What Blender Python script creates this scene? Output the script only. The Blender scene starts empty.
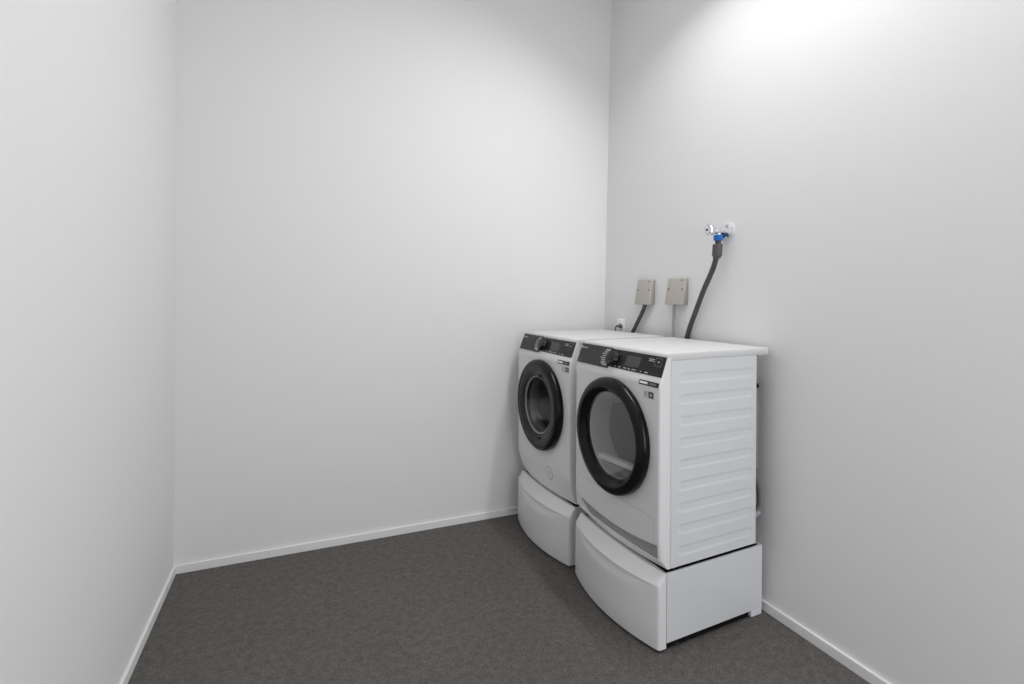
import bpy, bmesh, math
from mathutils import Vector, Matrix

SC = bpy.context.scene
COL = SC.collection
PI = math.pi

# ------------------------------------------------------------------ room measurements (metres)
W = 2.4706          # room width, right wall stands at x = 0
SKEW = 0.0228       # the back wall is a little out of square
LEAN = 0.0184       # the right wall leans outward a little
ROOM_BACK = -4.3
CEIL = 3.55
A = 0.0296          # turn of the appliances against the wall
BX, BY = -0.5634, -1.3207
CA, SA = math.cos(A), math.sin(A)


def wall_x(z):
    return LEAN * z


def back_y(x):
    return -SKEW * x


# ------------------------------------------------------------------ materials
def mat(name, color, rough=0.5, metal=0.0, spec=0.5, bump=None, var=None, coat=0.0, ior=1.5):
    m = bpy.data.materials.new(name)
    m.use_nodes = True
    nt = m.node_tree
    b = nt.nodes['Principled BSDF']
    c = (*color, 1) if len(color) == 3 else color
    b.inputs['Base Color'].default_value = c
    b.inputs['Roughness'].default_value = rough
    b.inputs['Metallic'].default_value = metal
    b.inputs['Specular IOR Level'].default_value = spec
    b.inputs['IOR'].default_value = ior
    b.inputs['Coat Weight'].default_value = coat
    tc = nt.nodes.new('ShaderNodeTexCoord')
    if bump:
        n = nt.nodes.new('ShaderNodeTexNoise')
        n.inputs['Scale'].default_value = bump[0]
        n.inputs['Detail'].default_value = 4
        bp = nt.nodes.new('ShaderNodeBump')
        bp.inputs['Strength'].default_value = bump[1]
        bp.inputs['Distance'].default_value = bump[2]
        nt.links.new(tc.outputs['Object'], n.inputs['Vector'])
        nt.links.new(n.outputs['Fac'], bp.inputs['Height'])
        nt.links.new(bp.outputs['Normal'], b.inputs['Normal'])
    if var:
        n = nt.nodes.new('ShaderNodeTexNoise')
        n.inputs['Scale'].default_value = var[0]
        n.inputs['Detail'].default_value = 3
        r = nt.nodes.new('ShaderNodeValToRGB')
        r.color_ramp.elements[0].position = 0.35
        r.color_ramp.elements[1].position = 0.65
        r.color_ramp.elements[0].color = (*[v * (1 - var[1]) for v in color], 1)
        r.color_ramp.elements[1].color = (*[v * (1 + var[1]) for v in color], 1)
        nt.links.new(tc.outputs['Object'], n.inputs['Vector'])
        nt.links.new(n.outputs['Fac'], r.inputs['Fac'])
        nt.links.new(r.outputs['Color'], b.inputs['Base Color'])
    return m


def floor_mat():
    m = bpy.data.materials.new('grey_vinyl_floor')
    m.use_nodes = True
    nt = m.node_tree
    L = nt.links
    b = nt.nodes['Principled BSDF']
    b.inputs['Roughness'].default_value = 0.62
    b.inputs['Specular IOR Level'].default_value = 0.32
    tc = nt.nodes.new('ShaderNodeTexCoord')

    def noise(scale, detail=3.0, rough=0.6):
        n = nt.nodes.new('ShaderNodeTexNoise')
        n.inputs['Scale'].default_value = scale
        n.inputs['Detail'].default_value = detail
        n.inputs['Roughness'].default_value = rough
        L.new(tc.outputs['Object'], n.inputs['Vector'])
        return n

    fine = noise(120, 5, 0.75)
    mid = noise(34, 3)
    broad = noise(3.0, 2)
    r1 = nt.nodes.new('ShaderNodeValToRGB')
    e = r1.color_ramp.elements
    e[0].position = 0.30
    e[0].color = (0.046, 0.043, 0.041, 1)
    e[1].position = 0.72
    e[1].color = (0.152, 0.143, 0.136, 1)
    L.new(fine.outputs['Fac'], r1.inputs['Fac'])
    r2 = nt.nodes.new('ShaderNodeValToRGB')
    r2.color_ramp.elements[0].position = 0.3
    r2.color_ramp.elements[0].color = (0.76, 0.76, 0.76, 1)
    r2.color_ramp.elements[1].position = 0.7
    r2.color_ramp.elements[1].color = (1.22, 1.21, 1.20, 1)
    L.new(mid.outputs['Fac'], r2.inputs['Fac'])
    r3 = nt.nodes.new('ShaderNodeValToRGB')
    r3.color_ramp.elements[0].position = 0.35
    r3.color_ramp.elements[0].color = (0.97, 0.975, 0.98, 1)
    r3.color_ramp.elements[1].position = 0.65
    r3.color_ramp.elements[1].color = (1.03, 1.02, 1.01, 1)
    L.new(broad.outputs['Fac'], r3.inputs['Fac'])
    m1 = nt.nodes.new('ShaderNodeMix')
    m1.data_type = 'RGBA'
    m1.blend_type = 'MULTIPLY'
    m1.inputs['Factor'].default_value = 1
    m2 = nt.nodes.new('ShaderNodeMix')
    m2.data_type = 'RGBA'
    m2.blend_type = 'MULTIPLY'
    m2.inputs['Factor'].default_value = 1
    L.new(r1.outputs['Color'], m1.inputs['A'])
    L.new(r2.outputs['Color'], m1.inputs['B'])
    L.new(m1.outputs['Result'], m2.inputs['A'])
    L.new(r3.outputs['Color'], m2.inputs['B'])
    # sparse pale flecks
    v = nt.nodes.new('ShaderNodeTexVoronoi')
    v.inputs['Scale'].default_value = 42
    L.new(tc.outputs['Object'], v.inputs['Vector'])
    r4 = nt.nodes.new('ShaderNodeValToRGB')
    r4.color_ramp.elements[0].position = 0.05
    r4.color_ramp.elements[0].color = (1, 1, 1, 1)
    r4.color_ramp.elements[1].position = 0.14
    r4.color_ramp.elements[1].color = (0, 0, 0, 1)
    L.new(v.outputs['Distance'], r4.inputs['Fac'])
    mul = nt.nodes.new('ShaderNodeMath')
    mul.operation = 'MULTIPLY'
    mul.inputs[1].default_value = 0.30
    L.new(r4.outputs['Color'], mul.inputs[0])
    m3 = nt.nodes.new('ShaderNodeMix')
    m3.data_type = 'RGBA'
    L.new(mul.outputs[0], m3.inputs['Factor'])
    L.new(m2.outputs['Result'], m3.inputs['A'])
    m3.inputs['B'].default_value = (0.17, 0.165, 0.16, 1)
    L.new(m3.outputs['Result'], b.inputs['Base Color'])
    bp = nt.nodes.new('ShaderNodeBump')
    bp.inputs['Strength'].default_value = 0.12
    bp.inputs['Distance'].default_value = 0.002
    L.new(fine.outputs['Fac'], bp.inputs['Height'])
    L.new(bp.outputs['Normal'], b.inputs['Normal'])
    return m


def glass_mat(name, tint, ior, rough=0.02):
    """clear tinted pane: mirror reflection by Fresnel, tinted see-through behind it"""
    m = bpy.data.materials.new(name)
    m.use_nodes = True
    nt = m.node_tree
    for n in list(nt.nodes):
        nt.nodes.remove(n)
    out = nt.nodes.new('ShaderNodeOutputMaterial')
    mix = nt.nodes.new('ShaderNodeMixShader')
    f0 = ((ior - 1) / (ior + 1)) ** 2
    lw = nt.nodes.new('ShaderNodeLayerWeight')
    lw.inputs['Blend'].default_value = 0.5
    pw = nt.nodes.new('ShaderNodeMath')
    pw.operation = 'POWER'
    pw.inputs[1].default_value = 4.0
    nt.links.new(lw.outputs['Facing'], pw.inputs[0])
    fr = nt.nodes.new('ShaderNodeMapRange')
    fr.inputs['To Min'].default_value = f0
    fr.inputs['To Max'].default_value = 1.0
    nt.links.new(pw.outputs[0], fr.inputs['Value'])
    gl = nt.nodes.new('ShaderNodeBsdfGlossy')
    gl.inputs['Roughness'].default_value = rough
    gl.inputs['Color'].default_value = (1, 1, 1, 1)
    tr = nt.nodes.new('ShaderNodeBsdfTransparent')
    tr.inputs['Color'].default_value = (*tint, 1)
    nt.links.new(fr.outputs[0], mix.inputs[0])
    nt.links.new(tr.outputs[0], mix.inputs[1])
    nt.links.new(gl.outputs[0], mix.inputs[2])
    nt.links.new(mix.outputs[0], out.inputs[0])
    return m


M = {
    'wall': mat('white_wall_paint', (0.741, 0.7395, 0.738), 0.75, spec=0.25, bump=(260, 0.05, 0.0006)),
    'ceiling': mat('white_ceiling_paint', (0.78, 0.78, 0.78), 0.9, spec=0.2),
    'trim': mat('white_baseboard_paint', (0.77, 0.77, 0.765), 0.42),
    'floor': floor_mat(),
    'enamel': mat('white_enamel', (0.640, 0.648, 0.658), 0.32, bump=(600, 0.02, 0.0003)),
    'plastic': mat('white_plastic', (0.73, 0.73, 0.73), 0.36),
    'top': mat('white_top_dimmed', (0.61, 0.61, 0.61), 0.5, spec=0.25),  # same white as the machine, dimmed in colour against the overhead light
    'foot': mat('pale_plastic_foot', (0.70, 0.72, 0.75), 0.4),
    'black': mat('black_gloss_plastic', (0.006, 0.006, 0.006), 0.20, spec=0.22),
    'blackmatt': mat('black_satin_plastic', (0.022, 0.022, 0.022), 0.34),
    'panel': mat('charcoal_control_panel', (0.016, 0.016, 0.017), 0.30, spec=0.25),
    'drawer': mat('charcoal_drawer_front', (0.034, 0.034, 0.034), 0.36, spec=0.3),
    'screen': mat('grey_display', (0.066, 0.067, 0.069), 0.25, spec=0.3),
    'knob': mat('black_knob', (0.012, 0.012, 0.012), 0.25, spec=0.3),
    'print': mat('grey_print', (0.50, 0.50, 0.50), 0.6),
    'dimprint': mat('dim_print', (0.13, 0.13, 0.13), 0.6),
    'whiteprint': mat('white_print', (0.75, 0.75, 0.75), 0.6),
    'stickblack': mat('black_sticker', (0.010, 0.010, 0.010), 0.4),
    'stickgreen': mat('greenish_sticker', (0.42, 0.50, 0.40), 0.5),
    'stickgrey': mat('pale_sticker', (0.52, 0.54, 0.56), 0.5),
    'stickdark': mat('dark_grey_sticker', (0.045, 0.048, 0.055), 0.5),
    'dryglass': glass_mat('smoked_door_glass', (0.80, 0.80, 0.80), 1.95),
    'washglass': glass_mat('clear_bowl_glass', (0.74, 0.74, 0.74), 1.6),
    'rim': mat('smoked_plastic_rim', (0.022, 0.022, 0.022), 0.24, spec=0.25),
    'steel': mat('brushed_steel', (0.30, 0.30, 0.30), 0.40, metal=1.0, bump=(90, 0.1, 0.001)),
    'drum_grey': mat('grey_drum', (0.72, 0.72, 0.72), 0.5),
    'rubber': mat('grey_rubber', (0.20, 0.20, 0.20), 0.5),
    'bright': mat('pale_grey_ring', (0.20, 0.20, 0.20), 0.3),
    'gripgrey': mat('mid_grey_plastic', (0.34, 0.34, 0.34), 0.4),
    'gasket': mat('pale_rubber', (0.22, 0.22, 0.22), 0.45),
    'gapshade': mat('gap_shade_black', (0.008, 0.008, 0.008), 0.9, spec=0.1),  # shade of the pedestal gaps, put in as black
    'funnel': mat('pale_grey_plastic', (0.52, 0.52, 0.52), 0.45),
    'sill': mat('pale_sill_plastic', (0.80, 0.80, 0.80), 0.4),
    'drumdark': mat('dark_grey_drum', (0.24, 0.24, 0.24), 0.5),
    'dark': mat('dark_interior', (0.03, 0.03, 0.03), 0.7),
    'chrome': mat('chrome', (0.82, 0.83, 0.85), 0.08, metal=1.0),
    'blue': mat('blue_plastic', (0.006, 0.13, 0.46), 0.30),
    'navy': mat('dark_blue_plastic', (0.008, 0.03, 0.09), 0.4),
    'hose': mat('dark_grey_hose', (0.055, 0.055, 0.055), 0.5),
    'stopbox': mat('grey_plastic_block', (0.095, 0.09, 0.083), 0.5),
    'cable': mat('light_grey_cable', (0.30, 0.30, 0.325), 0.5),
    'brass': mat('brown_grey_plug', (0.10, 0.09, 0.075), 0.4),
    'box': mat('warm_grey_plastic', (0.43, 0.40, 0.37), 0.5),
    'boxdark': mat('warm_grey_plastic_back', (0.34, 0.315, 0.29), 0.55),
    'screw': mat('dark_screw', (0.12, 0.11, 0.10), 0.4, metal=0.5),
    'galv': mat('galvanised_sheet', (0.24, 0.25, 0.25), 0.45, metal=0.5),
    'rosette': mat('off_white_plate', (0.69, 0.69, 0.69), 0.6, spec=0.2),
    'whitesock': mat('white_socket_plastic', (0.84, 0.84, 0.84), 0.35),
}


# ------------------------------------------------------------------ mesh helpers
def obj(name, bm, material, parent=None, smooth=None, loc=None):
    bmesh.ops.recalc_face_normals(bm, faces=bm.faces[:])
    me = bpy.data.meshes.new(name)
    bm.to_mesh(me)
    bm.free()
    mats = material if isinstance(material, (list, tuple)) else [material]
    for k in mats:
        me.materials.append(M[k])
    o = bpy.data.objects.new(name, me)
    COL.objects.link(o)
    if smooth is not None:
        for p in me.polygons:
            p.use_smooth = True
        try:
            me.set_sharp_from_angle(angle=math.radians(smooth))
        except Exception:
            pass
    if parent is not None:
        o.parent = parent
    if loc:
        o.location = loc
    return o


def tag(o, label=None, cat=None, group=None, kind=None):
    if label:
        o['label'] = label
    if cat:
        o['category'] = cat
    if group:
        o['group'] = group
    if kind:
        o['kind'] = kind
    return o


def empty(name, loc, rz=0.0):
    o = bpy.data.objects.new(name, None)
    o.empty_display_size = 0.05
    COL.objects.link(o)
    o.location = loc
    o.rotation_euler = (0, 0, rz)
    return o


def add_box(bm, x0, x1, y0, y1, z0, z1, bev=0.0, seg=2, mi=0):
    vs = [bm.verts.new(p) for p in
          [(x0, y0, z0), (x1, y0, z0), (x1, y1, z0), (x0, y1, z0),
           (x0, y0, z1), (x1, y0, z1), (x1, y1, z1), (x0, y1, z1)]]
    fs = []
    for f in [(0, 3, 2, 1), (4, 5, 6, 7), (0, 1, 5, 4), (1, 2, 6, 5), (2, 3, 7, 6), (3, 0, 4, 7)]:
        fc = bm.faces.new([vs[i] for i in f])
        fc.material_index = mi
        fs.append(fc)
    if bev > 0:
        es = list({e for f in fs for e in f.edges})
        bmesh.ops.bevel(bm, geom=es, offset=bev, segments=seg, profile=0.5, affect='EDGES')
    return fs


def add_hexa(bm, pts, bev=0.0, seg=2, mi=0):
    """eight corners: bottom four then top four, counter-clockwise"""
    vs = [bm.verts.new(p) for p in pts]
    fs = []
    for f in [(0, 3, 2, 1), (4, 5, 6, 7), (0, 1, 5, 4), (1, 2, 6, 5), (2, 3, 7, 6), (3, 0, 4, 7)]:
        fc = bm.faces.new([vs[i] for i in f])
        fc.material_index = mi
        fs.append(fc)
    if bev > 0:
        es = list({e for f in fs for e in f.edges})
        bmesh.ops.bevel(bm, geom=es, offset=bev, segments=seg, profile=0.5, affect='EDGES')
    return fs


def add_lathe(bm, profile, center, axis='x', n=64, mi=0, cap=True):
    """profile: list of (radius, position along the axis)"""
    cx, cy, cz = center
    rings = []
    for r, t in profile:
        if r < 1e-6:
            p = {'x': (cx + t, cy, cz), 'z': (cx, cy, cz + t), 'y': (cx, cy + t, cz)}[axis]
            rings.append([bm.verts.new(p)])
            continue
        ring = []
        for i in range(n):
            a = 2 * PI * i / n
            c, s = r * math.cos(a), r * math.sin(a)
            p = {'x': (cx + t, cy + c, cz + s), 'z': (cx + c, cy + s, cz + t), 'y': (cx + c, cy + t, cz + s)}[axis]
            ring.append(bm.verts.new(p))
        rings.append(ring)
    for a, b in zip(rings, rings[1:]):
        if len(a) == 1 and len(b) == 1:
            continue
        for i in range(n):
            j = (i + 1) % n
            if len(a) == 1:
                f = bm.faces.new((a[0], b[i], b[j]))
            elif len(b) == 1:
                f = bm.faces.new((a[i], b[0], a[j]))
            else:
                f = bm.faces.new((a[i], b[i], b[j], a[j]))
            f.material_index = mi
    return rings


def add_tube(bm, pts, rad, n=14, ripple=0.0, pitch=0.006, steps=10, mi=0):
    """a round tube along a smooth curve through pts"""
    P = [Vector(p) for p in pts]
    if len(P) > 2:
        Q = []
        ext = [2 * P[0] - P[1]] + P + [2 * P[-1] - P[-2]]
        for i in range(1, len(ext) - 2):
            p0, p1, p2, p3 = ext[i - 1:i + 3]
            for k in range(steps):
                t = k / steps
                Q.append(0.5 * ((2 * p1) + (p2 - p0) * t + (2 * p0 - 5 * p1 + 4 * p2 - p3) * t * t
                                + (3 * p1 - p0 - 3 * p2 + p3) * t ** 3))
        Q.append(P[-1])
    else:
        Q = P
    if ripple:
        # resample finely so that the ribs of the hose have rings of their own
        R = [Q[0]]
        step = pitch / 4
        for a, b in zip(Q, Q[1:]):
            m = max(1, int((b - a).length / step))
            for k in range(1, m + 1):
                R.append(a.lerp(b, k / m))
        Q = R
    up = Vector((0.31, 0.9, 0.2)).normalized()
    rings = []
    s = 0.0
    for i, p in enumerate(Q):
        t = (Q[min(i + 1, len(Q) - 1)] - Q[max(i - 1, 0)]).normalized()
        a = (up - t * up.dot(t)).normalized()
        b = t.cross(a)
        if i:
            s += (p - Q[i - 1]).length
        r = rad + (ripple * math.sin(2 * PI * s / pitch) if ripple else 0)
        rings.append([bm.verts.new(p + a * r * math.cos(2 * PI * k / n) + b * r * math.sin(2 * PI * k / n))
                      for k in range(n)])
    for a, b in zip(rings, rings[1:]):
        for k in range(n):
            f = bm.faces.new((a[k], a[(k + 1) % n], b[(k + 1) % n], b[k]))
            f.material_index = mi
    bm.faces.new(rings[0])
    bm.faces.new(list(reversed(rings[-1])))


def grid_faces(bm, rows, mi=0):
    for a, b in zip(rows, rows[1:]):
        for i in range(len(a) - 1):
            vs = []
            for v in (a[i], a[i + 1], b[i + 1], b[i]):
                if v not in vs:
                    vs.append(v)
            if len(vs) > 2:
                f = bm.faces.new(vs)
                f.material_index = mi


def lerp(a, b, t):
    return a + (b - a) * t


def smooth01(t):
    t = max(0.0, min(1.0, t))
    return t * t * (3 - 2 * t)


# ------------------------------------------------------------------ the room
def build_room():
    T = 0.15
    bm = bmesh.new()
    add_box(bm, -W - T, 0.25, ROOM_BACK - T, 0.30, -0.12, 0.0)
    tag(obj('floor', bm, 'floor'), 'dark grey speckled vinyl floor', 'floor', kind='structure')
    bm = bmesh.new()
    add_box(bm, -W - T, 0.25, ROOM_BACK - T, 0.30, CEIL, CEIL + 0.12)
    tag(obj('ceiling', bm, 'ceiling'), 'white ceiling', 'ceiling', kind='structure')
    bm = bmesh.new()
    xl, xr = -W - T, 0.20
    add_hexa(bm, [(xl, back_y(xl), 0), (xr, back_y(xr), 0), (xr, back_y(xr) + T, 0), (xl, back_y(xl) + T, 0),
                  (xl, back_y(xl), CEIL), (xr, back_y(xr), CEIL), (xr, back_y(xr) + T, CEIL), (xl, back_y(xl) + T, CEIL)])
    tag(obj('wall_back', bm, 'wall'), 'white painted back wall', 'wall', kind='structure')
    bm = bmesh.new()
    add_box(bm, -W - T, -W, ROOM_BACK - T, 0.06, 0, CEIL)
    tag(obj('wall_left', bm, 'wall'), 'white painted left wall', 'wall', kind='structure')
    bm = bmesh.new()
    y0, y1 = ROOM_BACK - T, 0.01
    a0, a1 = wall_x(0), wall_x(CEIL)
    add_hexa(bm, [(a0, y0, 0), (a0 + T, y0, 0), (a0 + T, y1, 0), (a0, y1, 0),
                  (a1, y0, CEIL), (a1 + T, y0, CEIL), (a1 + T, y1, CEIL), (a1, y1, CEIL)])
    tag(obj('wall_right', bm, 'wall'), 'white painted right wall behind the machines', 'wall', kind='structure')
    bm = bmesh.new()
    add_box(bm, -W - T, 0.20, ROOM_BACK - T, ROOM_BACK, 0, CEIL)
    tag(obj('wall_front', bm, 'wall'), 'white painted wall behind the viewer', 'wall', kind='structure')
    # baseboards
    H, D = 0.041, 0.012
    bm = bmesh.new()
    add_hexa(bm, [(-W, back_y(-W) - D, 0), (0, back_y(0) - D, 0), (0, back_y(0), 0), (-W, back_y(-W), 0),
                  (-W, back_y(-W) - D, H), (0, back_y(0) - D, H), (0, back_y(0), H), (-W, back_y(-W), H)], 0.0015)
    tag(obj('baseboard_back', bm, 'trim'), 'low white baseboard along the back wall', 'baseboard', kind='structure')
    bm = bmesh.new()
    add_box(bm, -W, -W + D, ROOM_BACK, back_y(-W) - D, 0, H, 0.0015)
    tag(obj('baseboard_left', bm, 'trim'), 'low white baseboard along the left wall', 'baseboard', kind='structure')
    bm = bmesh.new()
    add_box(bm, -D, 0.001, ROOM_BACK, -D, 0, H, 0.0015)
    tag(obj('baseboard_right', bm, 'trim'), 'low white baseboard along the right wall', 'baseboard', kind='structure')


# ------------------------------------------------------------------ drawer pedestal (local: x depth to the wall, y width, z up)
def bow(v):
    t = (v - 0.3) / 0.3
    return max(0.0, 1 - t * t)


COLS = [(0.0, 0.0), (0.0, 0.55), (0.0, 0.84), (0.0018, 0.93), (0.005, 0.98), (0.010, 1.0)]


def columns(extra=()):
    """(v, k) pairs over the width: k draws the panel edge back to the body"""
    left = [(v, k) for v, k in COLS]
    right = [(0.6 - v, k) for v, k in reversed(COLS)]
    n = 46
    mid = [(lerp(0.016, 0.584, i / (n - 1)), 1.0) for i in range(n)]
    return left + mid + right


def build_pedestal():
    root = empty('drawer_pedestal', (0, 0, 0))
    # steel carcass, open below at the front; gap shade is added as black pieces
    bm = bmesh.new()
    outer = [(-0.014, 0.0), (0.528, 0.0), (0.528, 0.6), (-0.012, 0.6)]
    inner = [(-0.0125, 0.008), (0.520, 0.008), (0.520, 0.592), (-0.0125, 0.592)]
    ob = [bm.verts.new((x, y, 0.030)) for x, y in outer]
    ot = [bm.verts.new((x, y, 0.3025)) for x, y in outer]
    it = [bm.verts.new((x, y, 0.3025)) for x, y in inner]
    ib = [bm.verts.new((x, y, 0.2955)) for x, y in inner]
    for p, q in ((ob, ot), (ot, it), (it, ib)):
        for i in range(4):
            j = (i + 1) % 4
            bm.faces.new((p[i], p[j], q[j], q[i]))
    bm.faces.new(ob)
    bm.faces.new(ib)
    es = [e for e in bm.edges if all(v in ot for v in e.verts) or (e.verts[0].co.z != e.verts[1].co.z and (e.verts[0] in ob or e.verts[1] in ob))]
    bmesh.ops.bevel(bm, geom=es, offset=0.0006, segments=2, profile=0.5, affect='EDGES')
    obj('carcass', bm, 'enamel', root)
    bm = bmesh.new()
    add_box(bm, -0.012, 0.5185, 0.0085, 0.5915, 0.2945, 0.2960)
    obj('top_gap_shade', bm, 'gapshade', root)  # black sheet standing in for shade between machine and pedestal
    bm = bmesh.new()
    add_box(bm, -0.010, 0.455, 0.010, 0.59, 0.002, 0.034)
    obj('under_gap_shade', bm, 'gapshade', root)  # black block standing in for the shade under the pedestal
    # drawer front: bowed, with a sloping top and a scooped grip below it
    bm = bmesh.new()
    back = -0.017
    rows = []
    cs = columns()

    def row(fn):
        out = []
        for v, k in cs:
            d, z = fn(v)
            out.append(bm.verts.new((back + (d - back) * k, v, z)))
        rows.append(out)

    def face_d(v):
        return -0.055 - 0.052 * bow(v)

    def scoop(v):
        t = (v - 0.30) / 0.25
        return max(0.0, 1 - t * t)
    row(lambda v: (face_d(v) + 0.003, 0.0105))
    row(lambda v: (face_d(v) + 0.0008, 0.0115))
    row(lambda v: (face_d(v), 0.0145))
    row(lambda v: (face_d(v), 0.10))
    row(lambda v: (face_d(v), 0.18))
    ZT = 0.2515
    for q in (0.0, 0.15, 0.35, 0.6, 0.85, 1.0):
        row(lambda v, q=q: (face_d(v) + 0.014 * scoop(v) * q ** 1.2, ZT - 0.002 - 0.046 * scoop(v) * (1 - q) - 0.004 * (1 - q)))
    row(lambda v: (face_d(v) + 0.0005, ZT))
    row(lambda v: (face_d(v), ZT + 0.003))
    row(lambda v: (face_d(v), 0.259))
    row(lambda v: (face_d(v) + 0.002, 0.2625))

    def top_d(v):
        return -0.022 - 0.022 * bow(v)
    for q in (0.12, 0.5, 0.92):
        row(lambda v, q=q: (lerp(face_d(v), top_d(v), q), lerp(0.2615, 0.3025, q)))
    row(lambda v: (top_d(v), 0.3025))
    grid_faces(bm, rows)
    # back, top and bottom of the panel
    bm.faces.new([r[0] for r in rows] + [r[-1] for r in reversed(rows)])
    n = len(rows[0])
    bm.faces.new(rows[0])
    bm.faces.new(rows[-1])
    o = obj('drawer_front', bm, 'plastic', root, smooth=28)
    tag(o, 'bowed white drawer front with scooped grip')
    for fx in (0.0, 0.463):
        for fy in (0.0, 0.545):
            bm = bmesh.new()
            if fx == 0.0:
                add_lathe(bm, [(0.0, 0), (0.022, 0), (0.022, 0.008), (0.010, 0.010), (0.010, 0.034), (0, 0.034)],
                          (0.05, fy + 0.03 if fy == 0 else fy + 0.02, 0), 'z', 20)
                obj('foot', bm, 'dark', root, smooth=30)
            else:
                y0 = 0.0 if fy == 0 else 0.545
                add_box(bm, fx, 0.528, y0, y0 + 0.055, 0.0, 0.032, 0.003)
                obj('foot', bm, 'foot', root)
    return root


def copy_tree(o, parent=None):
    c = o.copy()
    COL.objects.link(c)
    if parent is not None:
        c.parent = parent
    for ch in list(o.children):
        copy_tree(ch, c)
    return c


# ------------------------------------------------------------------ machines
ZB = 0.303      # the machines stand on the pedestal top; local z = height - ZB
FZ0, FD0 = 1.150, -0.016
EL = math.hypot(0.030, 0.080)
ED, EZ = -0.030 / EL, -0.080 / EL
ND, NZ = -0.080 / EL, 0.030 / EL


def fas(v, s, n):
    """point on the tilted control fascia: v across, s down the slope, n out of it"""
    return (FD0 + ED * s + ND * n, v, FZ0 + EZ * s + NZ * n - ZB)


def fascia_slab(name, v0, v1, s0, s1, n0, n1, material, root, bev=0.0012):
    bm = bmesh.new()
    pts = [fas(v0, s1, n0), fas(v0, s1, n1), fas(v1, s1, n1), fas(v1, s1, n0),
           fas(v0, s0, n0), fas(v0, s0, n1), fas(v1, s0, n1), fas(v1, s0, n0)]
    add_hexa(bm, pts, bev, 2)
    return obj(name, bm, material, root)


def add_mark(bm, v0, v1, s0, s1, n):
    """flat printed mark on the fascia, a hair thick"""
    pts = [fas(v0, s1, n), fas(v0, s1, n + 0.0003), fas(v1, s1, n + 0.0003), fas(v1, s1, n),
           fas(v0, s0, n), fas(v0, s0, n + 0.0003), fas(v1, s0, n + 0.0003), fas(v1, s0, n)]
    add_hexa(bm, pts)


DEPS = None


def text_mesh(s, size):
    cu = bpy.data.curves.new('lettering', 'FONT')
    cu.body = s
    cu.size = size
    cu.extrude = 0.0002
    cu.align_x = 'LEFT'
    t = bpy.data.objects.new('lettering', cu)
    COL.objects.link(t)
    dg = bpy.context.evaluated_depsgraph_get()
    dg.update()
    me = bpy.data.meshes.new_from_object(t.evaluated_get(dg))
    bpy.data.objects.remove(t)
    bpy.data.curves.remove(cu)
    return me


def lettering(name, s, size, material, root, fn):
    """letters mapped by fn(x, y, out) onto a surface; read left to right as the machine faces you"""
    me = text_mesh(s, size)
    for v in me.vertices:
        v.co = Vector(fn(v.co.x, v.co.y, v.co.z))
    me.materials.clear()
    me.materials.append(M[material])
    o = bpy.data.objects.new(name, me)
    COL.objects.link(o)
    if root:
        o.parent = root
    return o


CV, CZ, RH = 0.298, 0.7758, 0.212     # door centre and port radius


def upper_d(z):
    """depth of the front above the tucked lower edge"""
    if z > 1.038:
        return FD0 + (1.150 - z) * ED / abs(EZ)
    if z > 1.02:
        return -0.056 - 0.002 * (z - 1.02) / 0.018
    return -0.056


def washer_low_d(v, z):
    zc = 0.438 - 0.012 * bow(v)
    e = -0.012 - 0.029 * bow(v)
    pts = [(zc + 0.008, -0.056), (zc, -0.0552), (zc - 0.022, -0.050), (0.37, lerp(-0.056, e, 0.45)), (0.336, lerp(-0.056, e, 0.75)), (0.318, e)]
    if z >= pts[0][0]:
        return -0.056
    for (za, da), (zb, db) in zip(pts, pts[1:]):
        if z >= zb:
            return lerp(da, db, (za - z) / (za - zb))
    return e


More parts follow.
